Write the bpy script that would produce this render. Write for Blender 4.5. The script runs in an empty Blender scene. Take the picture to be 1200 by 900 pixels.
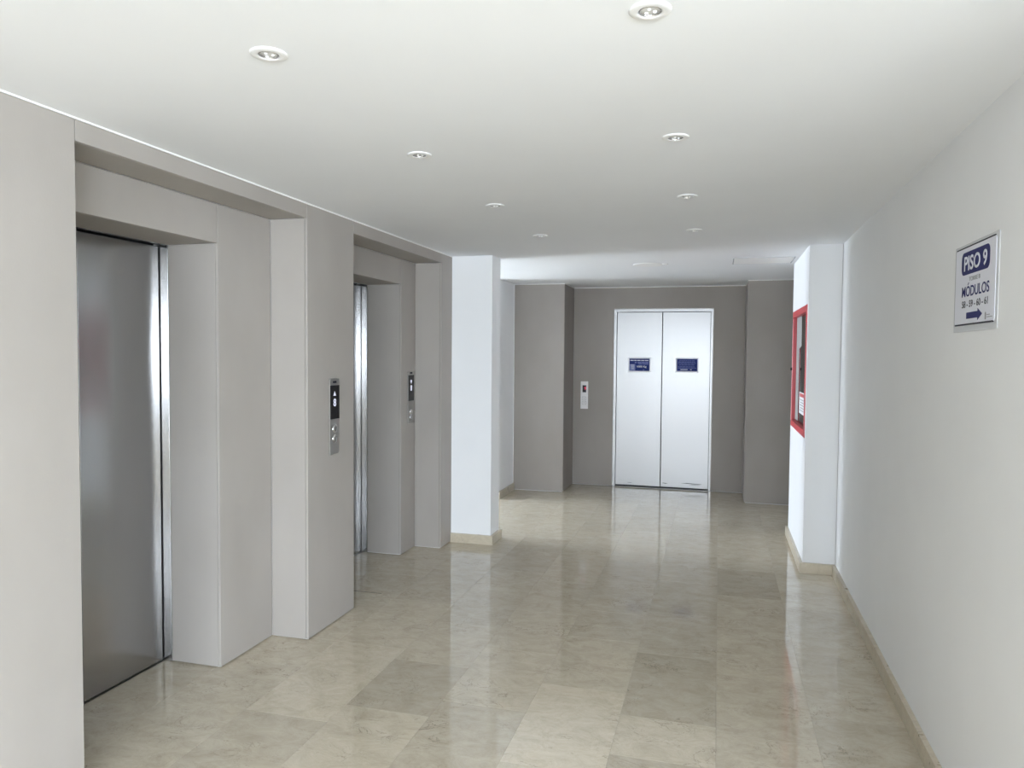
import bpy, bmesh, math, random
from mathutils import Matrix, Vector

random.seed(7)
scene = bpy.context.scene
COL = scene.collection

# ------------------------------------------------------------------ camera
H = 1.55
F_PX, YAW, PITCH, ROLL = 871.73, 0.2712, -0.0407, 0.0079
cam_data = bpy.data.cameras.new('camera')
cam_data.sensor_fit = 'HORIZONTAL'
cam_data.sensor_width = 36.0
cam_data.lens = F_PX / 1200.0 * 36.0
cam_data.clip_start = 0.02
cam = bpy.data.objects.new('camera', cam_data)
COL.objects.link(cam)
cy, sy, cp, sp = math.cos(YAW), math.sin(YAW), math.cos(PITCH), math.sin(PITCH)
fwd = Vector((-sy * cp, cy * cp, sp))
rgt = Vector((cy, sy, 0))
upv = rgt.cross(fwd)
cr, sr = math.cos(ROLL), math.sin(ROLL)
r2 = rgt * cr + upv * sr
u2 = upv * cr - rgt * sr
cam.matrix_world = Matrix(((r2.x, u2.x, -fwd.x, 0), (r2.y, u2.y, -fwd.y, 0), (r2.z, u2.z, -fwd.z, H), (0, 0, 0, 1)))
scene.camera = cam

# ------------------------------------------------------------------ world, daylight, exposure
SKY = 1.0
w = bpy.data.worlds.new('overcast_sky')
scene.world = w
w.use_nodes = True
nt = w.node_tree
nt.nodes.clear()
wo = nt.nodes.new('ShaderNodeOutputWorld')
bg = nt.nodes.new('ShaderNodeBackground')
tc = nt.nodes.new('ShaderNodeTexCoord')
sx = nt.nodes.new('ShaderNodeSeparateXYZ')
rp = nt.nodes.new('ShaderNodeValToRGB')
mp = nt.nodes.new('ShaderNodeMapRange')
mp.inputs['From Min'].default_value = -1
mp.inputs['From Max'].default_value = 1
e = rp.color_ramp.elements
e[0].position = 0.0; e[0].color = (0.42, 0.41, 0.39, 1)        # pale sunlit ground below
e[1].position = 1.0; e[1].color = (0.86, 0.93, 1.0, 1)         # overcast zenith
x = e.new(0.47); x.color = (0.50, 0.49, 0.47, 1)
x = e.new(0.53); x.color = (0.93, 0.97, 1.0, 1)
nt.links.new(tc.outputs['Generated'], sx.inputs[0])
nt.links.new(sx.outputs['Z'], mp.inputs['Value'])
nt.links.new(mp.outputs[0], rp.inputs[0])
nt.links.new(rp.outputs[0], bg.inputs[0])
bg.inputs[1].default_value = SKY
nt.links.new(bg.outputs[0], wo.inputs[0])


def area(name, loc, direction, sx_, sy_, energy=None, color=(1, 1, 1), portal=False):
    d = bpy.data.lights.new(name, 'AREA')
    d.shape = 'RECTANGLE'
    d.size, d.size_y = sx_, sy_
    d.color = color
    if energy is not None:
        d.energy = energy
    if portal:
        d.cycles.is_portal = True
    o = bpy.data.objects.new(name, d)
    COL.objects.link(o)
    o.location = loc
    o.rotation_euler = Vector(direction).to_track_quat('-Z', 'Z').to_euler()
    return o


# openings to the outside: (behind the camera on the right, behind the camera, end of the left passage)
WR = dict(y0=-3.2, y1=0.7, z0=0.95, z1=2.10)      # opening in the side of the hall behind the camera
WB = dict(x0=-0.9, x1=3.2, z0=0.95, z1=2.10)      # opening in the back of that hall
WP = dict(y0=6.10, y1=7.42, z0=0.10, z1=2.25)
YB = -3.5
XHALL, YHALL = 3.5, 1.25
XP = -7.4
XRW = 0.81
DAY = dict(right=235.0, back_l=250.0, back_r=430.0, passage=690.0)
DAYC = (0.83, 0.935, 1.065)
TILT = 0.85                      # sky light slopes downwards through the openings
zc_ = (WR['z0'] + WR['z1']) / 2
area('daylight_hall_opening', (XHALL + 0.14, (WR['y0'] + WR['y1']) / 2, zc_), (-1, 0, -TILT), WR['y1'] - WR['y0'], WR['z1'] - WR['z0'], DAY['right'], DAYC)
for a_, b_, k_ in ((WB['x0'], 1.15, 'back_l'), (1.15, WB['x1'], 'back_r')):
    area('daylight_back_opening', ((a_ + b_) / 2, YB - 0.14, zc_), (0, 1, -TILT), b_ - a_, WB['z1'] - WB['z0'], DAY[k_], DAYC)
area('daylight_passage_window', (XP - 0.06, (WP['y0'] + WP['y1']) / 2, (WP['z0'] + WP['z1']) / 2), (1, 0, 0),
     WP['y1'] - WP['y0'], WP['z1'] - WP['z0'], DAY['passage'], DAYC)

vs = scene.view_settings
vs.view_transform = 'Standard'
vs.look = 'None'
vs.gamma = 1
vs.use_curve_mapping = False
vs.exposure = 0.10
try:
    scene.cycles.max_bounces = 14
    scene.cycles.diffuse_bounces = 8
    scene.cycles.glossy_bounces = 6
    scene.cycles.transmission_bounces = 6
    scene.cycles.sample_clamp_indirect = 6.0
    scene.cycles.caustics_reflective = False
    scene.cycles.caustics_refractive = False
except Exception:
    pass

# ------------------------------------------------------------------ materials


def new_mat(name, base, rough=0.5, metal=0.0, spec=0.5):
    m = bpy.data.materials.new(name)
    m.use_nodes = True
    b = m.node_tree.nodes['Principled BSDF']
    b.inputs['Base Color'].default_value = (*base, 1)
    b.inputs['Roughness'].default_value = rough
    b.inputs['Metallic'].default_value = metal
    b.inputs['Specular IOR Level'].default_value = spec
    return m


def N(m, t):
    return m.node_tree.nodes.new(t)


def LK(m, a, b):
    m.node_tree.links.new(a, b)


def mottled(name, c0, c1, scale, rough, bump=0.0, stretch=(1, 1, 1), detail=6, fine=None, spec=0.4):
    m = new_mat(name, c0, rough, spec=spec)
    b = m.node_tree.nodes['Principled BSDF']
    g = N(m, 'ShaderNodeNewGeometry')
    mpg = N(m, 'ShaderNodeMapping')
    mpg.inputs['Scale'].default_value = stretch
    n = N(m, 'ShaderNodeTexNoise')
    n.inputs['Scale'].default_value = scale
    n.inputs['Detail'].default_value = detail
    r = N(m, 'ShaderNodeValToRGB')
    r.color_ramp.elements[0].position = 0.3
    r.color_ramp.elements[1].position = 0.7
    r.color_ramp.elements[0].color = (*c0, 1)
    r.color_ramp.elements[1].color = (*c1, 1)
    LK(m, g.outputs['Position'], mpg.inputs[0])
    LK(m, mpg.outputs[0], n.inputs['Vector'])
    LK(m, n.outputs['Fac'], r.inputs[0])
    LK(m, r.outputs[0], b.inputs['Base Color'])
    if bump:
        f = N(m, 'ShaderNodeTexNoise')
        f.inputs['Scale'].default_value = fine or 120
        f.inputs['Detail'].default_value = 4
        bp = N(m, 'ShaderNodeBump')
        bp.inputs['Strength'].default_value = bump
        bp.inputs['Distance'].default_value = 0.004
        LK(m, mpg.outputs[0], f.inputs['Vector'])
        LK(m, f.outputs['Fac'], bp.inputs['Height'])
        LK(m, bp.outputs[0], b.inputs['Normal'])
    return m


M = {}
M['white'] = mottled('white_paint', (0.815, 0.823, 0.832), (0.835, 0.843, 0.852), 3, 0.7, 0.06, fine=90)
M['ceiling'] = mottled('ceiling_paint', (0.805, 0.82, 0.845), (0.825, 0.84, 0.865), 2, 0.75, 0.03)
M['grout'] = new_mat('white_joint', (0.82, 0.82, 0.81), 0.8)
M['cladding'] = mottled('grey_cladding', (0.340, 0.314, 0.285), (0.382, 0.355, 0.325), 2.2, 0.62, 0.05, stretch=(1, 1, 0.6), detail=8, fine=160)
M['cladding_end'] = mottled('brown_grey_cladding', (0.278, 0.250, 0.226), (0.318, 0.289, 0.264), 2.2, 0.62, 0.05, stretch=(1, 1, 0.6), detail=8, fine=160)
M['ring'] = new_mat('white_enamel', (0.80, 0.80, 0.80), 0.4)
M['lampglass'] = new_mat('pale_lamp_glass', (0.62, 0.62, 0.62), 0.25)
M['chrome'] = new_mat('chrome', (0.75, 0.75, 0.76), 0.18, 1.0)
M['dark'] = new_mat('dark_gap', (0.012, 0.012, 0.013), 0.7)
M['plate'] = new_mat('brushed_plate', (0.46, 0.45, 0.43), 0.38, 1.0)
M['screen'] = new_mat('black_glass', (0.008, 0.008, 0.01), 0.12)
M['red'] = new_mat('red_enamel', (0.52, 0.045, 0.055), 0.35)
M['redin'] = new_mat('dark_red_enamel', (0.45, 0.06, 0.06), 0.5)
M['paper'] = new_mat('white_print', (0.80, 0.80, 0.82), 0.5)
M['signwhite'] = new_mat('white_sign_face', (0.74, 0.75, 0.82), 0.4)
M['navy'] = new_mat('navy_print', (0.022, 0.024, 0.125), 0.6, spec=0.2)
M['black'] = new_mat('black_print', (0.015, 0.015, 0.025), 0.6, spec=0.2)
M['blue'] = new_mat('blue_vinyl', (0.012, 0.026, 0.15), 0.6, spec=0.15)
M['paleblue'] = new_mat('pale_blue_print', (0.16, 0.19, 0.40), 0.5, spec=0.2)
M['offwhite'] = new_mat('off_white_plastic', (0.74, 0.72, 0.72), 0.4)
M['greyline'] = new_mat('grey_print', (0.30, 0.30, 0.31), 0.5)
M['hose'] = new_mat('pale_sheet', (0.36, 0.35, 0.34), 0.6)
M['hatch'] = new_mat('hatch_paint', (0.83, 0.83, 0.825), 0.7)


def emit(name, c, s):
    m = new_mat(name, (0, 0, 0), 0.5)
    b = m.node_tree.nodes['Principled BSDF']
    b.inputs['Emission Color'].default_value = (*c, 1)
    b.inputs['Emission Strength'].default_value = s
    return m


M['led'] = emit('white_led', (0.8, 0.82, 1.0), 0.9)
M['ledred'] = emit('red_led', (1.0, 0.07, 0.16), 0.9)

# brushed steel, vertical grain
def steel(name, c, rough, aniso):
    m = new_mat(name, c, rough, 1.0)
    b = m.node_tree.nodes['Principled BSDF']
    b.inputs['Anisotropic'].default_value = aniso
    b.inputs['Anisotropic Rotation'].default_value = 0.0
    t = N(m, 'ShaderNodeTangent')
    t.direction_type = 'RADIAL'
    t.axis = 'Z'
    LK(m, t.outputs[0], b.inputs['Tangent'])
    g = N(m, 'ShaderNodeNewGeometry')
    mpg = N(m, 'ShaderNodeMapping')
    mpg.inputs['Scale'].default_value = (260, 260, 1.2)
    n = N(m, 'ShaderNodeTexNoise')
    n.inputs['Scale'].default_value = 1.0
    n.inputs['Detail'].default_value = 3
    mr = N(m, 'ShaderNodeMapRange')
    mr.inputs['To Min'].default_value = rough - 0.012
    mr.inputs['To Max'].default_value = rough + 0.012
    LK(m, g.outputs['Position'], mpg.inputs[0])
    LK(m, mpg.outputs[0], n.inputs['Vector'])
    LK(m, n.outputs['Fac'], mr.inputs['Value'])
    LK(m, mr.outputs[0], b.inputs['Roughness'])
    return m


M['steel'] = steel('brushed_steel', (0.385, 0.38, 0.375), 0.22, 0.6)
M['steelbright'] = steel('bright_brushed_steel', (0.35, 0.345, 0.34), 0.36, 0.5)

# glass pane (thin)
def glass(name, tint, fres=1.45):
    m = bpy.data.materials.new(name)
    m.use_nodes = True
    t = m.node_tree
    t.nodes.remove(t.nodes['Principled BSDF'])
    out = t.nodes['Material Output']
    tr = N(m, 'ShaderNodeBsdfTransparent'); tr.inputs[0].default_value = (*tint, 1)
    gl = N(m, 'ShaderNodeBsdfGlossy'); gl.inputs['Roughness'].default_value = 0.03
    fr = N(m, 'ShaderNodeFresnel'); fr.inputs[0].default_value = fres
    mx = N(m, 'ShaderNodeMixShader')
    LK(m, fr.outputs[0], mx.inputs[0]); LK(m, tr.outputs[0], mx.inputs[1]); LK(m, gl.outputs[0], mx.inputs[2])
    LK(m, mx.outputs[0], out.inputs[0])
    return m


M['glass'] = glass('clear_glass', (0.95, 0.95, 0.95), 1.36)
M['acrylic'] = new_mat('frosted_acrylic', (0.62, 0.63, 0.65), 0.25)


# polished beige marble, varies from tile to tile
def marble(name, per_object=True, gloss=0.045):
    m = new_mat(name, (0.5, 0.45, 0.36), gloss, spec=1.0)
    b = m.node_tree.nodes['Principled BSDF']
    g = N(m, 'ShaderNodeNewGeometry')
    oi = N(m, 'ShaderNodeObjectInfo')
    add = N(m, 'ShaderNodeVectorMath'); add.operation = 'MULTIPLY_ADD'
    cmb = N(m, 'ShaderNodeCombineXYZ')
    for i in range(3):
        LK(m, oi.outputs['Random'], cmb.inputs[i])
    add.inputs[1].default_value = (61.0, 37.0, 13.0)
    LK(m, cmb.outputs[0], add.inputs[0])
    LK(m, g.outputs['Position'], add.inputs[2])
    # clouding
    m1 = N(m, 'ShaderNodeMapping'); m1.inputs['Scale'].default_value = (1.6, 2.4, 2.0); m1.inputs['Rotation'].default_value = (0, 0, 0.25)
    LK(m, add.outputs[0], m1.inputs[0])
    n1 = N(m, 'ShaderNodeTexNoise'); n1.inputs['Scale'].default_value = 5.0; n1.inputs['Detail'].default_value = 12; n1.inputs['Roughness'].default_value = 0.82
    n1.inputs['Distortion'].default_value = 0.6
    LK(m, m1.outputs[0], n1.inputs['Vector'])
    r1 = N(m, 'ShaderNodeValToRGB')
    el = r1.color_ramp.elements
    el[0].position = 0.27; el[0].color = (0.40, 0.345, 0.252, 1)
    el[1].position = 0.73; el[1].color = (0.63, 0.57, 0.455, 1)
    k = el.new(0.5); k.color = (0.525, 0.464, 0.358, 1)
    LK(m, n1.outputs['Fac'], r1.inputs[0])
    # veins
    n2 = N(m, 'ShaderNodeTexNoise'); n2.inputs['Scale'].default_value = 3.4; n2.inputs['Detail'].default_value = 10; n2.inputs['Roughness'].default_value = 0.6
    n2.inputs['Distortion'].default_value = 1.5
    LK(m, m1.outputs[0], n2.inputs['Vector'])
    sb = N(m, 'ShaderNodeMath'); sb.operation = 'SUBTRACT'; sb.inputs[1].default_value = 0.5
    ab = N(m, 'ShaderNodeMath'); ab.operation = 'ABSOLUTE'
    mr = N(m, 'ShaderNodeMapRange'); mr.inputs['From Min'].default_value = 0.0; mr.inputs['From Max'].default_value = 0.012
    mr.inputs['To Min'].default_value = 1.0; mr.inputs['To Max'].default_value = 0.0
    LK(m, n2.outputs['Fac'], sb.inputs[0]); LK(m, sb.outputs[0], ab.inputs[0]); LK(m, ab.outputs[0], mr.inputs['Value'])
    # only in places
    n3 = N(m, 'ShaderNodeTexNoise'); n3.inputs['Scale'].default_value = 5.0; n3.inputs['Detail'].default_value = 2
    LK(m, add.outputs[0], n3.inputs['Vector'])
    m3 = N(m, 'ShaderNodeMapRange'); m3.inputs['From Min'].default_value = 0.48; m3.inputs['From Max'].default_value = 0.68
    m3.inputs['To Max'].default_value = 0.75
    LK(m, n3.outputs['Fac'], m3.inputs['Value'])
    mu = N(m, 'ShaderNodeMath'); mu.operation = 'MULTIPLY'
    LK(m, mr.outputs[0], mu.inputs[0]); LK(m, m3.outputs[0], mu.inputs[1])
    mix = N(m, 'ShaderNodeMix'); mix.data_type = 'RGBA'
    mix.inputs['B'].default_value = (0.17, 0.14, 0.105, 1)
    LK(m, mu.outputs[0], mix.inputs['Factor'])
    LK(m, r1.outputs[0], mix.inputs['A'])
    # small dark pits and stains
    n4 = N(m, 'ShaderNodeTexNoise'); n4.inputs['Scale'].default_value = 15; n4.inputs['Detail'].default_value = 6; n4.inputs['Roughness'].default_value = 0.7
    LK(m, add.outputs[0], n4.inputs['Vector'])
    m4 = N(m, 'ShaderNodeMapRange'); m4.inputs['From Min'].default_value = 0.66; m4.inputs['From Max'].default_value = 0.74; m4.inputs['To Max'].default_value = 0.55
    LK(m, n4.outputs['Fac'], m4.inputs['Value'])
    mxp = N(m, 'ShaderNodeMath'); mxp.operation = 'MAXIMUM'
    LK(m, mu.outputs[0], mxp.inputs[0]); LK(m, m4.outputs[0], mxp.inputs[1])
    LK(m, mxp.outputs[0], mix.inputs['Factor'])
    # tile tone
    hs = N(m, 'ShaderNodeHueSaturation')
    tm = N(m, 'ShaderNodeMix'); tm.data_type = 'RGBA'; tm.blend_type = 'MULTIPLY'; tm.inputs['Factor'].default_value = 0.0
    if per_object:
        LK(m, oi.outputs['Color'], tm.inputs['B']); tm.inputs['Factor'].default_value = 1.0
    LK(m, mix.outputs['Result'], tm.inputs['A']); LK(m, tm.outputs['Result'], hs.inputs['Color'])
    LK(m, hs.outputs[0], b.inputs['Base Color'])
    # faint polish unevenness
    nb = N(m, 'ShaderNodeTexNoise'); nb.inputs['Scale'].default_value = 9; nb.inputs['Detail'].default_value = 3
    LK(m, add.outputs[0], nb.inputs['Vector'])
    rr = N(m, 'ShaderNodeMapRange'); rr.inputs['To Min'].default_value = gloss * 0.6; rr.inputs['To Max'].default_value = gloss * 1.6
    LK(m, nb.outputs['Fac'], rr.inputs['Value'])
    LK(m, rr.outputs[0], b.inputs['Roughness'])
    return m


M['marble'] = marble('polished_beige_marble')
M['skirting'] = marble('beige_marble_skirting', False, 0.3)
M['sub'] = new_mat('tile_joint', (0.40, 0.36, 0.29), 0.8)

# ------------------------------------------------------------------ mesh helpers


def add_box(bm, x0, x1, y0, y1, z0, z1, bev=0.0):
    if x0 > x1: x0, x1 = x1, x0
    if y0 > y1: y0, y1 = y1, y0
    if z0 > z1: z0, z1 = z1, z0
    v = [bm.verts.new(p) for p in ((x0, y0, z0), (x1, y0, z0), (x1, y1, z0), (x0, y1, z0), (x0, y0, z1), (x1, y0, z1), (x1, y1, z1), (x0, y1, z1))]
    fs = [bm.faces.new([v[i] for i in q]) for q in ((3, 2, 1, 0), (4, 5, 6, 7), (0, 1, 5, 4), (1, 2, 6, 5), (2, 3, 7, 6), (3, 0, 4, 7))]
    if bev:
        ed = list({e_ for f in fs for e_ in f.edges})
        bmesh.ops.bevel(bm, geom=ed, offset=bev, segments=1, affect='EDGES', profile=0.5)


def add_lathe(bm, prof, seg=28, close=False):
    """prof: list of (r, z) spun about Z"""
    rings = []
    for r, z in prof:
        if r <= 1e-6:
            rings.append([bm.verts.new((0, 0, z))])
        else:
            rings.append([bm.verts.new((r * math.cos(2 * math.pi * i / seg), r * math.sin(2 * math.pi * i / seg), z)) for i in range(seg)])
    for a, b_ in zip(rings, rings[1:]):
        for i in range(seg):
            j = (i + 1) % seg
            if len(a) == 1 and len(b_) == 1:
                continue
            if len(a) == 1:
                bm.faces.new((a[0], b_[i], b_[j]))
            elif len(b_) == 1:
                bm.faces.new((a[i], b_[0], a[j]))
            else:
                bm.faces.new((a[i], b_[i], b_[j], a[j]))


def prism(bm, pts, mat3, depth):
    """2-D outline pts (u,v) -> extruded by depth along w; mat3 maps (u,v,w) to space"""
    a = [bm.verts.new(mat3(u, v, 0)) for u, v in pts]
    b_ = [bm.verts.new(mat3(u, v, depth)) for u, v in pts]
    bm.faces.new(a[::-1])
    bm.faces.new(b_)
    n = len(pts)
    for i in range(n):
        j = (i + 1) % n
        bm.faces.new((a[i], a[j], b_[j], b_[i]))


def wloc(o):
    v = Vector((0, 0, 0))
    while o is not None:
        v = v + Vector(o.location)
        o = o.parent
    return v


def obj(name, bm, mat, parent=None, smooth=False, local=False):
    """mesh is given in world coordinates unless local"""
    bmesh.ops.recalc_face_normals(bm, faces=bm.faces[:])
    me = bpy.data.meshes.new(name)
    if parent is not None and not local:
        bmesh.ops.translate(bm, verts=bm.verts[:], vec=-wloc(parent))
    bm.to_mesh(me)
    bm.free()
    me.materials.append(M[mat] if isinstance(mat, str) else mat)
    if smooth:
        for p in me.polygons:
            p.use_smooth = True
    o = bpy.data.objects.new(name, me)
    COL.objects.link(o)
    if parent is not None:
        o.parent = parent
    return o


def box(name, mat, dims, parent=None, bev=0.0):
    bm = bmesh.new()
    add_box(bm, *dims, bev=bev)
    return obj(name, bm, mat, parent)


def boxes(name, mat, lst, parent=None, bev=0.0):
    bm = bmesh.new()
    for d in lst:
        add_box(bm, *d, bev=bev)
    return obj(name, bm, mat, parent)


def struct(o, label=None):
    o['kind'] = 'structure'
    if label:
        o['label'] = label
    return o


def thing(name, label, cat, loc, group=None):
    o = bpy.data.objects.new(name, None)
    o.empty_display_size = 0.1
    COL.objects.link(o)
    o.location = loc
    o['label'] = label
    o['category'] = cat
    if group:
        o['group'] = group
    return o


def text(name, s, mat, parent, origin, udir, vdir, size, sx_=1.0, bold=0.0, depth=0.0006, align='LEFT', fit=None):
    """lettering as a mesh; origin is world, u and v are unit vectors; fit = (width,height) stretches to it"""
    cu = bpy.data.curves.new(name, 'FONT')
    cu.body = s
    cu.size = 1.0
    cu.offset = bold
    cu.resolution_u = 4
    cu.fill_mode = 'BOTH'
    to = bpy.data.objects.new(name, cu)
    COL.objects.link(to)
    dg = bpy.context.evaluated_depsgraph_get()
    dg.update()
    me = bpy.data.meshes.new_from_object(to.evaluated_get(dg))
    bpy.data.objects.remove(to)
    bpy.data.curves.remove(cu)
    xs = [v.co.x for v in me.vertices]; ys = [v.co.y for v in me.vertices]
    x0, x1, y0, y1 = min(xs), max(xs), min(ys), max(ys)
    if fit:
        kx, ky = fit[0] / (x1 - x0), fit[1] / (y1 - y0)
    else:
        kx, ky = size * sx_, size
    U, V = Vector(udir), Vector(vdir)
    W = U.cross(V)
    bm = bmesh.new()
    bm.from_mesh(me)
    bpy.data.meshes.remove(me)
    for v in bm.verts:
        p = Vector(origin) + U * ((v.co.x - x0) * kx) + V * ((v.co.y - y0) * ky)
        v.co = p
    ret = bmesh.ops.extrude_face_region(bm, geom=bm.faces[:])
    bmesh.ops.translate(bm, verts=[g for g in ret['geom'] if isinstance(g, bmesh.types.BMVert)], vec=W * depth)
    return obj(name, bm, mat, parent)


# ------------------------------------------------------------------ measured layout
XL = -2.1014        # left cladding face
XR0, XRS = 0.7835, 0.0068
HC = 2.3335
ZH, ZP = 2.255, 2.067
XN = XL - 0.220     # back of the niches
XD = XL - 0.554     # lift door face
XJ = XD + 0.050
Y1, Y2, Y3 = 2.0457, 3.5083, 3.0714
Y4, Y5, Y6, Y7 = 4.0275, 5.4832, 5.7191, 5.2094
XC, Y6B = -1.7608, 5.949
X8, Y8, YP, YE = -2.2463, 7.5658, 8.1447, 8.720
XPL, XPR = -1.6647, 0.2765
XE0, XE1, ZE = -1.190, -0.0733, 2.080
XCAB, YRC, YRE = 0.6016, 5.6404, 6.7987
YO1, YO2 = Y3 - 0.975, Y7 - 0.975     # near sides of the lift openings
BB, BT = 0.075, 0.022
XW2 = 2.6           # end of the right-hand passage
XSH = -3.6          # back of the lift shafts


def xr(y):
    return XR0 + XRS * y - 0.004


# ------------------------------------------------------------------ floor with marble tiles
floor = struct(boxes('floor', 'sub', [(XP - 0.2, XHALL + 0.2, YB - 0.2, YE + 0.3, -0.20, -0.012), (-2.95, 0.9, YB, YE, -0.012, -0.0016)]),
               'polished beige marble tile floor of the lift lobby')
XS = [-2.745, -2.35, -1.95, -1.555, -1.163, -0.777, -0.382, 0.0155, 0.409, 0.803]
known = [
    [1.9, 2.5, 3.1, 3.6, 4.3, 4.9, 5.5, 6.1, 6.75, 7.3, 8.0],
    [2.2, 2.9, 3.55, 4.336, 4.75, 5.15, 5.8, 6.3, 6.9, 7.5, 8.1],
    [1.9, 2.745, 3.55, 4.27, 4.95, 5.55, 6.25, 6.95, 7.45, 8.05],
    [1.95, 2.40, 2.905, 3.42, 3.98, 4.56, 5.08, 5.62, 6.05, 6.62, 7.28, 7.85, 8.35],
    [1.9, 2.45, 3.065, 3.70, 4.30, 4.92, 5.29, 5.81, 6.40, 6.78, 7.28, 7.78, 8.30],
    [2.1, 2.66, 3.36, 3.98, 4.42, 5.05, 5.55, 6.12, 6.55, 7.02, 7.62, 8.2],
    [1.9, 2.40, 2.83, 3.16, 3.86, 4.50, 5.15, 5.96, 6.45, 6.98, 7.50, 8.12],
    [1.8, 2.35, 3.12, 3.70, 4.36, 4.95, 5.57, 6.20, 6.66, 7.22, 7.80, 8.3],
    [2.0, 2.75, 3.38, 4.08, 4.80, 5.45, 6.02, 6.55, 7.10, 7.62, 8.1],
]


TONES = {(3, 3.1): 0.80, (3, 2.6): 1.02, (4, 3.4): 1.04, (4, 2.8): 0.86, (5, 3.0): 1.14, (5, 3.6): 1.0, (6, 3.5): 0.80, (6, 3.0): 1.06, (6, 2.6): 0.86,
         (2, 3.0): 1.12, (2, 2.4): 0.90, (1, 3.0): 1.0, (1, 2.6): 0.98, (7, 2.8): 0.95, (7, 3.4): 0.93, (8, 3.0): 0.80, (8, 3.7): 0.88, (7, 5.3): 0.80, (7, 5.9): 1.0,
         (4, 5.5): 1.06, (4, 5.1): 1.03, (3, 5.3): 0.88, (3, 5.8): 0.86, (5, 4.7): 0.98, (6, 4.2): 0.90, (6, 5.5): 0.92, (5, 5.3): 0.93, (6, 4.8): 0.88, (3, 7.6): 1.08, (8, 4.5): 0.92}


def tile(x0, x1, y0, y1):
    tone = random.uniform(0.94, 1.05)
    for (c_, yy), tv in TONES.items():
        if x0 == XS[c_] and y0 <= yy < y1:
            tone = 1 + (tv - 1) * 0.75
    g = 0.00035
    bm = bmesh.new()
    add_box(bm, x0 + g, x1 - g, y0 + g, y1 - g, -0.011, random.uniform(-0.0001, 0.0001), bev=0.0004)
    o_ = obj('tile', bm, 'marble', floor)
    o_.color = (tone, tone, tone, 1)
    return o_


for ci in range(9):
    ys = list(known[ci])
    lo = -0.3
    y = ys[0]
    pre = []
    while y > lo + 0.35:
        y -= random.uniform(0.45, 0.75)
        pre.insert(0, max(y, lo))
    ys = pre + ys + [YE - 0.002]
    for a, b_ in zip(ys, ys[1:]):
        if b_ - a < 0.02:
            continue
        x0, x1 = XS[ci], XS[ci + 1]
        # nothing is laid inside the solid piers and shafts
        if ci == 0 and not (YO1 - 0.4 < b_ and a < Y3 + 0.2 or YO2 - 0.4 < b_ and a < Y7 + 0.2 or (b_ > Y6B and a < Y8)):
            continue
        tile(x0, x1, a, b_)
jt = box('open_joint', 'dark', (-2.30, -2.066, 4.3335, 4.3385, -0.001, 0.0005), floor)
jt['label'] = 'dark open joint between two tiles by the second lift'
# side passages
for xa, xb in ((-3.14, -2.745), (-3.54, -3.14), (-3.94, -3.54), (-4.34, -3.94), (-4.74, -4.34), (-5.14, -4.74), (-5.54, -5.14)):
    ys = [Y6B, 6.5 + random.uniform(-.15, .15), 7.05 + random.uniform(-.1, .1), Y8]
    for a, b_ in zip(ys, ys[1:]):
        tile(xa, xb, a, b_)
for xa, xb in ((0.803, 1.2), (1.2, 1.6), (1.6, 2.0), (2.0, 2.4), (2.4, 2.6)):
    ys = [YRE, 7.3 + random.uniform(-.15, .15), YP]
    for a, b_ in zip(ys, ys[1:]):
        tile(xa, xb, a, b_)
box('rear_slab', 'marble', (-2.2, 0.803, YB, -0.3, -0.011, 0), floor)
box('rear_slab', 'marble', (0.8045, XHALL, YB, YHALL, -0.011, 0), floor)

# ------------------------------------------------------------------ ceiling
struct(box('ceiling', 'ceiling', (XP - 0.2, XHALL + 0.2, YB - 0.2, YE + 0.3, HC, HC + 0.15)), 'smooth white ceiling')

# ------------------------------------------------------------------ left wall: core and grey cladding panels
T = 0.014           # panel thickness
G = 0.0016          # half joint
CX = XL - T         # core face
core = []
core.append((XSH, CX, YB, Y1 - T, 0, HC))                                # near pier
core.append((XSH, CX, Y1 - T, Y2 + T, ZH + T, HC))                       # over niche 1
core.append((XSH, XN - T, Y1 - T, YO1 - T, 0, ZH + T))
core.append((XSH, XN - T, YO1 - T, Y3 + T, ZP + T, ZH + T))
core.append((XSH, XN - T, Y3 + T, Y2 + T, 0, ZH + T))
core.append((XSH, CX, Y2 + T, Y4 - T, 0, HC))                            # pier between the lifts
core.append((XSH, CX, Y4 - T, Y5 + T, ZH + T, HC))                       # over niche 2
core.append((XSH, XN - T, Y4 - T, YO2 - T, 0, ZH + T))
core.append((XSH, XN - T, YO2 - T, Y7 + T, ZP + T, ZH + T))
core.append((XSH, XN - T, Y7 + T, Y5 + T, 0, ZH + T))
core.append((XSH, CX, Y5 + T, Y6, 0, HC))                                # last pier
core.append((XSH, XSH + 0.1, YB, Y6, 0, HC))
wall_left = struct(boxes('wall_left', 'grout', core), 'grey clad wall holding the two side lifts')


def panel(x0, x1, y0, y1, z0, z1, parent=None):
    bm = bmesh.new()
    add_box(bm, x0, x1, y0, y1, z0, z1, bev=0.0012)
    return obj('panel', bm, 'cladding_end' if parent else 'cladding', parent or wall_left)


ZB = 0.006
ZT = HC - 0.007
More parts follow.
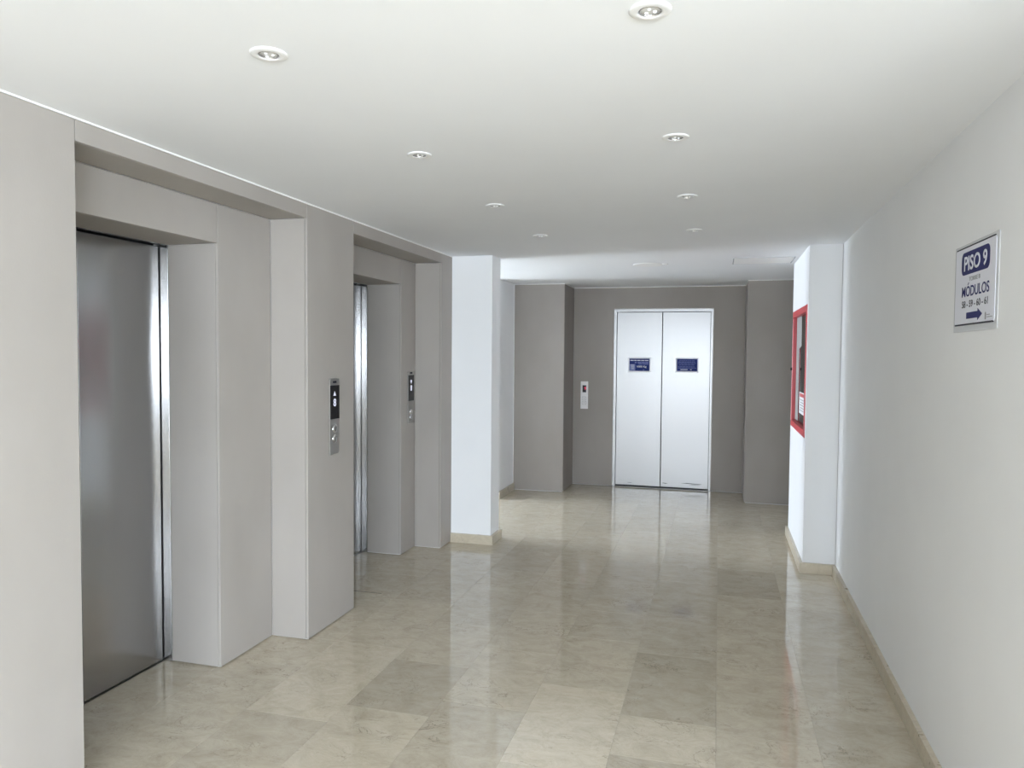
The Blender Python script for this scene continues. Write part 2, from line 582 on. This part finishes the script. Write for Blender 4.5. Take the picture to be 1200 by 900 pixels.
# fronts
ycuts = [YB, -2.4, -1.2, 0.0, 1.02, Y1]
for a, b_ in zip(ycuts, ycuts[1:]):
    panel(CX, XL, a + G, b_ - G, ZB, ZT)
panel(CX, XL, Y1 + G, Y2 - G, ZH, ZT)
panel(CX, XL, Y2 + G, Y4 - G, ZB, ZT)
panel(CX, XL, Y4 + G, Y5 - G, ZH, ZT)
panel(CX, XL, Y5 + G, Y6 - 0.001, ZB, ZT)
for (ya, yb, yo, yd) in ((Y1, Y2, YO1, Y3), (Y4, Y5, YO2, Y7)):
    # niche head soffit, sides, back
    panel(XN, CX - G, ya, yb, ZH, ZH + T)
    panel(XN, CX - G, ya - T, ya, ZB, ZH - G)
    panel(XN, CX - G, yb, yb + T, ZB, ZH - G)
    panel(XN - T, XN, ya, yo - G, ZB, ZH - G)
    panel(XN - T, XN, yo + G, yd - G, ZP, ZH - G)
    panel(XN - T, XN, yd + G, yb - G, ZB, ZH - G)
    # lift opening reveals
    panel(XJ, XN - T - G, yo, yd, ZP, ZP + T)
    panel(XJ + G, XN - T - G, yo - T, yo, ZB, ZP - G)
    panel(XJ + G, XN - T - G, yd, yd + T, ZB, ZP - G)

# white bead where the cladding meets the ceiling
struct(box('trim_1', 'grout', (XL - 0.004, XL + 0.003, YB, Y6, HC - 0.0065, HC)), 'thin white bead between left cladding and ceiling')


# ------------------------------------------------------------------ side lift doors
def side_lift(n, yo, yd, label):
    d = struct(bpy.data.objects.new('door_%d' % n, None), label)
    COL.objects.link(d)
    d.location = (XD, (yo + yd) / 2, 0)
    ym = (yo + yd) / 2
    gap = 0.007
    box('door_leaf', 'steel', (XD - 0.03, XD, yo + gap, ym - 0.0015, 0.008, ZP - 0.008), d, bev=0.001)
    box('door_leaf', 'steel', (XD - 0.03, XD, ym + 0.0015, yd - gap, 0.008, ZP - 0.008), d, bev=0.001)
    box('jamb', 'steel', (XD - 0.05, XJ - 0.001, yd, yd + T, 0.002, ZP), d, bev=0.001)
    box('jamb', 'steel', (XD - 0.05, XJ - 0.001, yo - T, yo, 0.002, ZP), d, bev=0.001)
    box('head_trim', 'steel', (XD + 0.002, XJ - 0.001, yo + 0.001, yd - 0.001, ZP, ZP + 0.012), d)
    box('shadow_gap', 'dark', (XD - 0.06, XD - 0.045, yo - 0.03, yd + 0.03, 0, ZP + 0.03), d)
    box('door_sill', 'plate', (XD - 0.045, XD + 0.006, yo, yd, -0.004, 0.0012), d)
    return d


side_lift(1, YO1, Y3, 'brushed steel lift door in the nearest left niche')
side_lift(2, YO2, Y7, 'brushed steel lift door in the second left niche')

# ------------------------------------------------------------------ lobby walls
# white stub at the end of the lift wall, and the wall of the left passage behind the shafts
struct(boxes('wall_stub', 'white', [(XL + 0.0005, XC, Y6, Y6B, 0, HC), (XP, XL, Y6 + 0.0005, Y6B, 0, HC)]), 'white pillar standing at the end of the grey lift wall')
struct(boxes('baseboard_stub', 'skirting', [(XL + 0.001, XC + BT, Y6 - BT, Y6, 0, BB), (XC, XC + BT, Y6, Y6B + BT, 0, BB), (XP, XC, Y6B, Y6B + BT, 0, BB)], bev=0.0015),
       'beige marble skirting around the white pillar')
# far side of the left passage
struct(boxes('wall_passage', 'white', [(XP, X8, Y8, YE + 0.2, 0, HC)]), 'white passage wall beyond the white pillar')
struct(boxes('baseboard_passage', 'skirting', [(X8, X8 + BT, Y8 - BT, YP, 0, BB), (XP, X8, Y8 - BT, Y8, 0, BB)], bev=0.0015), 'beige marble skirting of the passage wall')
# passage end with its window
bx = [(XP - 0.12, XP, Y6, Y8 + .2, WP['z1'], HC), (XP - 0.12, XP, Y6, Y8 + .2, 0, WP['z0']),
      (XP - 0.12, XP, Y6, WP['y0'], WP['z0'], WP['z1']), (XP - 0.12, XP, WP['y1'], Y8 + .2, WP['z0'], WP['z1'])]
struct(boxes('wall_passage_end', 'white', bx), 'white end wall of the left passage around its opening')

# end wall: grey piers and recess with the third lift
wall_end = struct(boxes('wall_end', 'grout', [
    (X8 - 0.1, XPL - T, YP + T, YE + 0.25, 0, HC), (XPR + T, XW2, YP + T, YE + 0.25, 0, HC),
    (XPL - T, XE0 - 0.012, YE + T, YE + 0.25, 0, HC), (XE1 + 0.012, XPR + T, YE + T, YE + 0.25, 0, HC),
    (XE0 - 0.012, XE1 + 0.012, YE + T, YE + 0.25, ZE + 0.012, HC)]), 'grey clad end wall holding the lift that faces the camera')
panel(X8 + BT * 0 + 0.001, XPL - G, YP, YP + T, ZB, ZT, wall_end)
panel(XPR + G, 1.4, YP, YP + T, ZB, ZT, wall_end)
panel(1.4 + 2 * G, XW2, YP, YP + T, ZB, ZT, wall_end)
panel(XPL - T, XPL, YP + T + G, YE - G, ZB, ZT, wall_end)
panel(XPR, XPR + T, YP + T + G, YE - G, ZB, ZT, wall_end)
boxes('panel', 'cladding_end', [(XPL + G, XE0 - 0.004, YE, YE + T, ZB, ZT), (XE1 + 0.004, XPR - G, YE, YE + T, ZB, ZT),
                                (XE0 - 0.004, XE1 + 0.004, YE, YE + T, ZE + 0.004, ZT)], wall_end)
struct(boxes('trim_2', 'grout', [(X8, XPL, YP - 0.003, YP + 0.004, HC - 0.0065, HC), (XPR, XW2, YP - 0.003, YP + 0.004, HC - 0.0065, HC),
                                 (XPL - 0.004, XPL + 0.003, YP, YE, HC - 0.0065, HC), (XPR - 0.003, XPR + 0.004, YP, YE, HC - 0.0065, HC),
                                 (XPL, XPR, YE - 0.003, YE + 0.004, HC - 0.0065, HC),
                                 (X8, X8 + 0.006, YP - 0.004, YP - 0.0005, BB, HC)]), 'thin white bead around the grey end wall')

# third lift
d3 = struct(bpy.data.objects.new('door_3', None), 'bright steel two-leaf lift door facing the camera at the far end')
COL.objects.link(d3)
XM = -0.634
d3.location = (XM, YE, 0)
FW = 0.032
box('frame_post', 'steelbright', (XE0, XE0 + FW, YE - 0.004, YE + 0.08, 0, ZE), d3, bev=0.0008)
box('frame_post', 'steelbright', (XE1 - FW * 0.7, XE1, YE - 0.004, YE + 0.08, 0, ZE), d3, bev=0.0008)
box('frame_head', 'steelbright', (XE0 + FW, XE1 - FW * 0.7, YE - 0.004, YE + 0.08, ZE - 0.035, ZE), d3, bev=0.0008)
box('door_leaf', 'steelbright', (XE0 + FW + 0.004, XM - 0.004, YE + 0.012, YE + 0.045, 0.022, ZE - 0.040), d3, bev=0.0015)
box('door_leaf', 'steelbright', (XM + 0.004, XE1 - FW * 0.7 - 0.004, YE + 0.012, YE + 0.045, 0.022, ZE - 0.040), d3, bev=0.0015)
box('shadow_gap', 'dark', (XE0 + 0.005, XE1 - 0.005, YE + 0.05, YE + 0.06, 0, ZE - 0.01), d3)
box('door_sill', 'plate', (XE0 + FW, XE1 - FW * 0.7, YE - 0.004, YE + 0.05, -0.004, 0.003), d3)
for (a, b_, z, hh) in ((-0.40, -0.16, 0.070, 0.010), (-0.62, -0.545, 0.062, 0.008), (-1.02, -0.95, 0.050, 0.004), (-0.32, -0.18, 0.058, 0.006)):
    bm = bmesh.new()
    pts = [(a, z + 0.3 * hh), (a + 0.3 * (b_ - a), z + hh), (b_, z + 0.2 * hh), (b_ - 0.03, z - 0.3 * hh), (a + 0.4 * (b_ - a), z + 0.1 * hh)]
    prism(bm, pts, lambda u, v, t: (u, YE + 0.0117 + t, v), 0.0008)
    obj('scuff_mark', bm, 'dark', d3)['label'] = 'dark scuff near the foot of the lift door'

# right wall, its pillar with the fire cabinet, right passage
bm = bmesh.new()
ya, yb = YHALL, YRE
v = [bm.verts.new(p) for p in ((xr(ya), ya, 0), (xr(ya) + 0.25, ya, 0), (xr(yb) + 0.25, yb, 0), (xr(yb), yb, 0),
                               (xr(ya), ya, HC), (xr(ya) + 0.25, ya, HC), (xr(yb) + 0.25, yb, HC), (xr(yb), yb, HC))]
for q in ((3, 2, 1, 0), (4, 5, 6, 7), (0, 1, 5, 4), (1, 2, 6, 5), (2, 3, 7, 6), (3, 0, 4, 7)):
    bm.faces.new([v[i] for i in q])
add_box(bm, xr(ya) + 0.25, XHALL, YHALL, YHALL + 0.2, 0, HC)
struct(obj('wall_right', bm, 'white'), 'long white wall on the right carrying the floor sign')
# cabinet recess
CY0, CY1, CZ0, CZ1 = 5.70, 6.74, 0.96, 1.92
XBK = XCAB + 0.195
xe = xr(YRC) - 0.0005
struct(boxes('wall_pillar', 'white', [
    (XCAB, xe, YRC, CY0 + .02, 0, HC), (XCAB, xe, CY1 - .02, YRE, 0, HC), (XCAB, xe, CY0 + .02, CY1 - .02, 0, CZ0 + .02),
    (XCAB, xe, CY0 + .02, CY1 - .02, CZ1 - .02, HC), (XBK + 0.002, xe, CY0 + .02, CY1 - .02, CZ0 + .02, CZ1 - .02)]),
    'white pillar on the right with the red fire cabinet in its side')
struct(boxes('wall_back', 'white', [
    (XL, XHALL, YB - 0.15, YB, 0, WB['z0']), (XL, XHALL, YB - 0.15, YB, WB['z1'], HC),
    (XL, WB['x0'], YB - 0.15, YB, WB['z0'], WB['z1']), (WB['x1'], XHALL, YB - 0.15, YB, WB['z0'], WB['z1'])]), 'white wall behind the camera around its opening')
struct(boxes('wall_hall', 'white', [
    (XHALL, XHALL + 0.15, YB - 0.15, YHALL + 0.2, 0, WR['z0']), (XHALL, XHALL + 0.15, YB - 0.15, YHALL + 0.2, WR['z1'], HC),
    (XHALL, XHALL + 0.15, YB - 0.15, WR['y0'], WR['z0'], WR['z1']), (XHALL, XHALL + 0.15, WR['y1'], YHALL + 0.2, WR['z0'], WR['z1'])]), 'white side wall of the hall behind the camera')
struct(boxes('wall_passage_right', 'white', [(XW2, XW2 + 0.15, YRE - 0.1, YE + 0.2, 0, HC), (xe + 0.25, XW2, YRE - 0.15, YRE, 0, HC)]), 'white walls closing the right passage')

bm = bmesh.new()
ya, yb = YHALL, YRC - BT
v = [bm.verts.new(p) for p in ((xr(ya) - BT, ya, 0), (xr(ya) + 0.002, ya, 0), (xr(yb) + 0.002, yb, 0), (xr(yb) - BT, yb, 0),
                               (xr(ya) - BT, ya, BB), (xr(ya) + 0.002, ya, BB), (xr(yb) + 0.002, yb, BB), (xr(yb) - BT, yb, BB))]
for q in ((3, 2, 1, 0), (4, 5, 6, 7), (0, 1, 5, 4), (1, 2, 6, 5), (2, 3, 7, 6), (3, 0, 4, 7)):
    bm.faces.new([v[i] for i in q])
struct(obj('baseboard_right', bm, 'skirting'), 'beige marble skirting along the right wall')
struct(boxes('baseboard_pillar', 'skirting', [(XCAB - BT, xr(YRC) - 0.001, YRC - BT, YRC, 0, BB), (XCAB - BT, XCAB, YRC, YRE + BT, 0, BB)], bev=0.0015),
       'beige marble skirting around the right pillar')

# ------------------------------------------------------------------ fire cabinet
cab = thing('fire_cabinet', 'red framed fire cabinet with a glass door in the side of the right white pillar', 'fire cabinet', (XCAB, (CY0 + CY1) / 2, CZ0))
XF = XCAB - 0.005
XG = XCAB + 0.026
bar = 0.05
boxes('frame', 'red', [(XF, XG + 0.004, CY0, CY1, CZ1 - bar, CZ1), (XF, XG + 0.004, CY0, CY1, CZ0, CZ0 + bar),
                       (XF, XG + 0.004, CY0, CY0 + bar, CZ0 + bar, CZ1 - bar), (XF, XG + 0.004, CY1 - bar, CY1, CZ0 + bar, CZ1 - bar)], cab, bev=0.002)
i = 0.021
boxes('cabinet_box', 'redin', [(XBK - 0.006, XBK, CY0 + i, CY1 - i, CZ0 + i, CZ1 - i), (XG + 0.005, XBK - 0.006, CY0 + i, CY0 + i + 0.006, CZ0 + i, CZ1 - i),
                               (XG + 0.005, XBK - 0.006, CY1 - i - 0.006, CY1 - i, CZ0 + i, CZ1 - i), (XG + 0.005, XBK - 0.006, CY0 + i + .006, CY1 - i - .006, CZ0 + i, CZ0 + i + 0.006),
                               (XG + 0.005, XBK - 0.006, CY0 + i + .006, CY1 - i - .006, CZ1 - i - 0.006, CZ1 - i)], cab)['label'] = 'dark red inside of the cabinet'
box('glass_pane', 'glass', (XG, XG + 0.003, CY0 + bar, CY1 - bar, CZ0 + bar, CZ1 - bar), cab)['label'] = 'clear glass door pane'
lk = bmesh.new()
add_lathe(lk, [(0, 0.012), (0.011, 0.012), (0.013, 0.008), (0.013, 0)], 16)
bmesh.ops.rotate(lk, verts=lk.verts[:], cent=(0, 0, 0), matrix=Matrix.Rotation(-math.pi / 2, 3, 'Y'))
bmesh.ops.translate(lk, verts=lk.verts[:], vec=(XF, CY1 - bar / 2, 1.44))
obj('lock', lk, 'dark', cab)['label'] = 'small dark lock'
# notices on the glass
nn = box('notice_label', 'paper', (XG - 0.0010, XG - 0.0002, 6.02, 6.38, 1.095, 1.265), cab)
nn['label'] = 'white printed notice low on the glass'
box('notice_header', 'red', (XG - 0.0014, XG - 0.0010, 6.05, 6.35, 1.228, 1.255), nn)
for k in range(5):
    box('notice_line', 'greyline', (XG - 0.0014, XG - 0.0010, 6.05, 6.34 - 0.04 * (k % 2), 1.203 - 0.021 * k, 1.209 - 0.021 * k), nn)
box('notice_label', 'paper', (XG - 0.0010, XG - 0.0002, 5.765, 5.83, 1.755, 1.835), cab)['label'] = 'small pale label at the top of the glass'
# pale sheet along the far edge of the glass, wider at the top
bm = bmesh.new()
prism(bm, [(6.47, 1.02), (6.688, 1.02), (6.688, 1.868), (6.32, 1.868), (6.30, 1.63), (6.47, 1.61)], lambda u, v, w_: (XG - 0.0009 + w_, u, v), 0.0007)
obj('pale_sheet', bm, 'hose', cab)['label'] = 'pale grey sheet on the far edge of the glass'

# ------------------------------------------------------------------ call panels
# nearest lift, on the pier between the niches
def side_call_panel(name, label, x, y0, y1, zt, zb, s0, s1, bz, top_badge, number, arrow_up):
    t = thing(name, label, 'call panel', (x, (y0 + y1) / 2, zb), 'lift call panels beside the left lifts')
    yc = (y0 + y1) / 2
    box('plate', 'plate', (x, x + 0.007, y0, y1, zb, zt), t, bev=0.0012)
    sc = box('screen', 'screen', (x + 0.007, x + 0.0095, y0 + 0.001, y1 - 0.001, s0, s1), t, bev=0.0005)
    sc['label'] = 'black glass display'
    X = x + 0.0096
    zc = s1 - (s1 - s0) * 0.25
    bm = bmesh.new()
    s = 0.0145
    if arrow_up:
        pts = [(-s, -s * 0.8), (s, -s * 0.8), (0, s)]
    else:
        pts = [(-s, 0.4 * s), (0, s * 1.2), (s, 0.4 * s), (0, -s * 1.2)]
    prism(bm, pts, lambda u, v, w_: (X + w_, yc - 0.004 + u, zc + v), 0.0006)
    obj('arrow', bm, 'led', sc)
    text('number', number, 'led', sc, (X, yc - 0.004 - 0.014, zc - 0.072), (0, 1, 0), (0, 0, 1), 0.04, bold=0.02, fit=(0.030, 0.044))
    for z in bz:
        bm = bmesh.new()
        add_lathe(bm, [(0, 0.0035), (0.012, 0.0042), (0.0165, 0.0035), (0.0175, 0.002), (0.0185, 0.0048), (0.0225, 0.004), (0.0235, 0)], 24)
        bmesh.ops.rotate(bm, verts=bm.verts[:], cent=(0, 0, 0), matrix=Matrix.Rotation(math.pi / 2, 3, 'Y'))
        bmesh.ops.translate(bm, verts=bm.verts[:], vec=(x + 0.007, yc, z))
        obj('button', bm, 'chrome', t, smooth=True)
    if top_badge:
        box('badge', 'black', (x + 0.007, x + 0.0074, yc - 0.02, yc + 0.022, s1 + 0.012, s1 + 0.024), t)
    return t


side_call_panel('call_panel', 'steel call panel with white 8 and up arrow on the pier between the left lifts', XL,
                3.732, 3.836, 1.402, 0.972, 1.173, 1.364, (1.117, 1.060), True, '8', True)
side_call_panel('call_panel', 'steel call panel with black display inside the second left niche', XN,
                5.328, 5.436, 1.405, 1.000, 1.177, 1.376, (1.092, 1.046), True, '8', False)

# panel of the far lift
p3 = thing('call_panel', 'white upright call panel with red digit left of the far lift', 'call panel', (-1.5315, YE, 0.905))
YF = YE - 0.014
box('plate', 'offwhite', (-1.575, -1.488, YF, YE, 0.905, 1.229), p3, bev=0.002)['label'] = 'off-white face plate'
s3 = box('screen', 'screen', (-1.553, -1.509, YF - 0.002, YF, 1.100, 1.184), p3)
s3['label'] = 'small black display'
text('number', '9', 'ledred', s3, (-1.530, YF - 0.0022, 1.128), (1, 0, 0), (0, 0, 1), 0.03, bold=0.02, fit=(0.019, 0.036))
for z in (1.010, 0.957):
    bt = box('button', 'offwhite', (-1.553, -1.511, YF - 0.004, YF, z, z + 0.036), p3, bev=0.0015)
    boxes('button_rim', 'greyline', [(-1.556, -1.553, YF - 0.002, YF, z - 0.003, z + 0.039), (-1.511, -1.508, YF - 0.002, YF, z - 0.003, z + 0.039),
                                     (-1.553, -1.511, YF - 0.002, YF, z - 0.003, z), (-1.553, -1.511, YF - 0.002, YF, z + 0.036, z + 0.039)], bt)
    up = 1 if z > 1 else -1
    bm = bmesh.new()
    prism(bm, [(-0.007, -0.005 * up), (0.007, -0.005 * up), (0, 0.006 * up)], lambda u, v, w_: (-1.532 + u, YF - 0.0046 + w_, z + 0.018 + v), 0.0006)
    obj('arrow', bm, 'greyline', bt)

# ------------------------------------------------------------------ notices on the far lift doors
YS = YE + 0.0118


def sticker(label, x0, x1, z0, z1):
    t = thing('notice', label, 'notice', ((x0 + x1) / 2, YS, z0))
    box('backing', 'paper', (x0 - 0.012, x1 + 0.012, YS - 0.0008, YS, z0 - 0.014, z1 + 0.012), t)['label'] = 'white border'
    return t


def strip(parent, mat, x0, x1, z0, z1, k=1):
    return box('print', mat, (x0, x1, YS - 0.0014 - 0.0003 * k, YS - 0.0014, z0, z1), parent)


a = sticker('blue capacity notice on the left leaf of the far lift', -1.008, -0.776, 1.362, 1.505)
f = box('face', 'blue', (-1.008, -0.776, YS - 0.0014, YS - 0.0008, 1.362, 1.505), a)
for x0, x1 in ((-0.998, -0.958), (-0.952, -0.925), (-0.919, -0.880), (-0.872, -0.835), (-0.830, -0.788)):
    strip(f, 'paper', x0, x1, 1.479, 1.488)
for x0, x1 in ((-0.945, -0.925), (-0.912, -0.87), (-0.865, -0.83), (-0.825, -0.788)):
    strip(f, 'paleblue', x0, x1, 1.452, 1.466)
for x0, x1 in ((-0.905, -0.86), (-0.852, -0.788)):
    strip(f, 'paleblue', x0, x1, 1.437, 1.446)
strip(f, 'paleblue', -1.004, -0.940, 1.366, 1.440)
for k in range(3):
    strip(f, 'paper', -0.993 + 0.004 * k, -0.952, 1.425 - 0.02 * k, 1.430 - 0.02 * k, 2)
text('lettering', '1000 Kg', 'paper', f, (-0.922, YS - 0.0014, 1.396), (1, 0, 0), (0, 0, 1), 0.03, bold=0.02, fit=(0.112, 0.028))
strip(f, 'paleblue', -0.852, -0.835, 1.370, 1.378)

b_ = sticker('dark blue text notice on the right leaf of the far lift', -0.466, -0.238, 1.366, 1.505)
f = box('face', 'blue', (-0.466, -0.238, YS - 0.0014, YS - 0.0008, 1.366, 1.505), b_)
rnd = random.Random(4)
for k, z in enumerate((1.489, 1.474, 1.459, 1.441, 1.420, 1.405)):
    x = -0.452 + (0.012 if k in (0, 3) else 0)
    while x < -0.268:
        wd = rnd.uniform(0.012, 0.038)
        strip(f, 'paleblue', x, min(x + wd, -0.250), z - 0.007, z)
        x += wd + 0.005
for x0, x1 in ((-0.425, -0.345), (-0.318, -0.300)):
    strip(f, 'paper', x0, x1, 1.380, 1.387)

# ------------------------------------------------------------------ floor sign on the right wall
SY0, SY1 = 2.545, 2.945
XWs = xr(2.745)
sgn = thing('wall_sign', 'white floor sign reading PISO 9 with a blue arrow on the right wall', 'sign', (XWs, 2.745, 1.655))
sgn_rot = math.atan(XRS)


def sx3(u, z, d):
    """u from the left edge of the sign, z height, d out of the wall"""
    yy = SY1 - u
    return (xr(yy) - d, yy, z)


def rrect(u0, u1, z0, z1, r, seg=6):
    pts = []
    for (cu, cz, a0) in ((u1 - r, z0 + r, -90), (u1 - r, z1 - r, 0), (u0 + r, z1 - r, 90), (u0 + r, z0 + r, 180)):
        for k in range(seg + 1):
            a_ = math.radians(a0 + 90 * k / seg)
            pts.append((cu + r * math.cos(a_), cz + r * math.sin(a_)))
    return pts


def sprism(name, mat, pts, d0, d1, parent):
    bm = bmesh.new()
    prism(bm, pts, lambda u, v, w_: sx3(u, v, d0 + w_), d1 - d0)
    return obj(name, bm, mat, parent)


sprism('backing', 'acrylic', rrect(-0.016, 0.420, 1.636, 1.930, 0.006), 0.0002, 0.0025, sgn)['label'] = 'pale grey acrylic backing'
face = sprism('face', 'signwhite', rrect(0.0, 0.400, 1.660, 1.918, 0.012), 0.0025, 0.0045, sgn)
sprism('edge_line', 'black', [(0.008, 1.9165), (0.392, 1.9165), (0.392, 1.9205), (0.008, 1.9205)], 0.0025, 0.0052, sgn)
sprism('edge_line', 'black', [(0.008, 1.6575), (0.392, 1.6575), (0.392, 1.6625), (0.008, 1.6625)], 0.0025, 0.0052, sgn)
sprism('number_plate', 'navy', rrect(0.066, 0.348, 1.826, 1.902, 0.024), 0.0045, 0.0050, face)


def stext(s, mat, u, z, wd, ht, d, bold, parent=None):
    o_ = sx3(u, z, d)
    U = Vector((-XRS, -1, 0)).normalized()
    return text('lettering', s, mat, parent or face, o_, U, (0, 0, 1), 0.05, bold=bold, fit=(wd, ht), depth=0.0005)


stext('PISO 9', 'signwhite', 0.094, 1.838, 0.230, 0.050, 0.0051, 0.02)
stext('TORRE B', 'greyline', 0.150, 1.802, 0.112, 0.014, 0.0047, 0.008)
stext('MODULOS', 'navy', 0.078, 1.752, 0.272, 0.035, 0.0047, 0.012)
sprism('accent', 'navy', [(0.136, 1.790), (0.142, 1.790), (0.152, 1.798), (0.143, 1.798)], 0.0045, 0.0050, face)
stext('58 - 59 - 60 - 61', 'black', 0.082, 1.716, 0.258, 0.023, 0.0047, 0.005)
sprism('arrow', 'navy', [(0.131, 1.678), (0.246, 1.678), (0.246, 1.669), (0.291, 1.6885), (0.246, 1.708), (0.246, 1.699), (0.131, 1.699)], 0.0045, 0.0050, face)
lg = sprism('logo', 'greyline', [(0.317, 1.668), (0.328, 1.668), (0.328, 1.688), (0.3225, 1.692), (0.317, 1.688)], 0.0045, 0.0050, face)
sprism('logo_text', 'greyline', [(0.334, 1.681), (0.362, 1.681), (0.362, 1.6835), (0.334, 1.6835)], 0.0045, 0.0050, face)
sprism('logo_text', 'greyline', [(0.334, 1.674), (0.385, 1.674), (0.385, 1.6765), (0.334, 1.6765)], 0.0045, 0.0050, face)

# ------------------------------------------------------------------ ceiling downlights
ranks = ('nearest the camera', 'second from the camera', 'third from the camera', 'farthest from the camera')


def downlight(x, y, label, proto=None):
    if proto is None:
        t = thing('ceiling_light', label, 'ceiling light', (x, y, HC), 'recessed downlights in the ceiling')
        bm = bmesh.new()
        add_lathe(bm, [(0.0275, 0.0), (0.0275, -0.0045), (0.030, -0.0055), (0.044, -0.0042), (0.0485, -0.0022), (0.0485, 0.0)], 40)
        obj('trim_ring', bm, 'ring', t, smooth=True, local=True)
        bm = bmesh.new()
        add_lathe(bm, [(0.0275, -0.0005), (0.0265, -0.0035), (0.0250, -0.0042), (0.0235, -0.0035), (0.0235, -0.0005)], 32)
        obj('spring_ring', bm, 'chrome', t, smooth=True, local=True)
        bm = bmesh.new()
        add_lathe(bm, [(0.0228, -0.0006), (0.019, -0.0022), (0.010, -0.0026), (0, -0.0027)], 28)
        lp = obj('lamp', bm, 'lampglass', t, smooth=True, local=True)
        bm = bmesh.new()
        for k in range(3):
            a_ = 2 * math.pi * k / 3 + 0.4
            m_ = Matrix.Translation((0.011 * math.cos(a_), 0.011 * math.sin(a_), -0.0016))
            bmesh.ops.create_uvsphere(bm, u_segments=10, v_segments=6, radius=0.0052, matrix=m_)
        obj('lens', bm, 'ring', lp, smooth=True, local=True)
        return t
    t = proto.copy(); COL.objects.link(t); t.location = (x, y, HC); t['label'] = label
    for ch in proto.children:
        c = ch.copy(); COL.objects.link(c); c.parent = t
        for g_ in ch.children:
            d_ = g_.copy(); COL.objects.link(d_); d_.parent = c
    return t


first = None
for side, x in (('left', -1.157), ('right', -0.166)):
    for k, y in enumerate((1.745, 2.768, 3.800, 4.830)):
        lab = 'small round white downlight in the %s row, %s' % (side, ranks[k])
        o = downlight(x, y, lab, first)
        first = first or o

# round cover and access hatch in the lobby ceiling
cv = thing('ceiling_cover', 'flat round white cover on the ceiling in front of the far lift', 'ceiling cover', (-0.61, 6.585, HC))
bm = bmesh.new()
add_lathe(bm, [(0, -0.006), (0.115, -0.006), (0.128, -0.004), (0.130, 0)], 40)
obj('disc', bm, 'hatch', cv, smooth=False, local=True)
bm = bmesh.new()
add_lathe(bm, [(0, -0.010), (0.022, -0.010), (0.028, -0.006), (0.028, -0.002)], 20)
bmesh.ops.translate(bm, verts=bm.verts[:], vec=(0.145, -0.03, 0.002))
obj('clip', bm, 'hatch', cv, local=True)

ht = thing('access_hatch', 'rectangular white access hatch in the ceiling by the fire cabinet', 'hatch', (0.33, 6.47, HC))
hx0, hx1, hy0, hy1 = 0.095, 0.568, 6.265, 6.675
fw = 0.007
boxes('hatch_frame', 'acrylic', [(hx0, hx1, hy0, hy0 + fw * .5, HC - 0.006, HC), (hx0, hx1, hy1 - fw * .5, hy1, HC - 0.006, HC),
                                 (hx0, hx0 + fw, hy0 + fw * .5, hy1 - fw * .5, HC - 0.006, HC), (hx1 - fw, hx1, hy0 + fw * .5, hy1 - fw * .5, HC - 0.006, HC)], ht)
box('hatch_panel', 'hatch', (hx0 + fw + 0.004, hx1 - fw - 0.004, hy0 + 0.010, hy1 - 0.010, HC - 0.005, HC), ht)
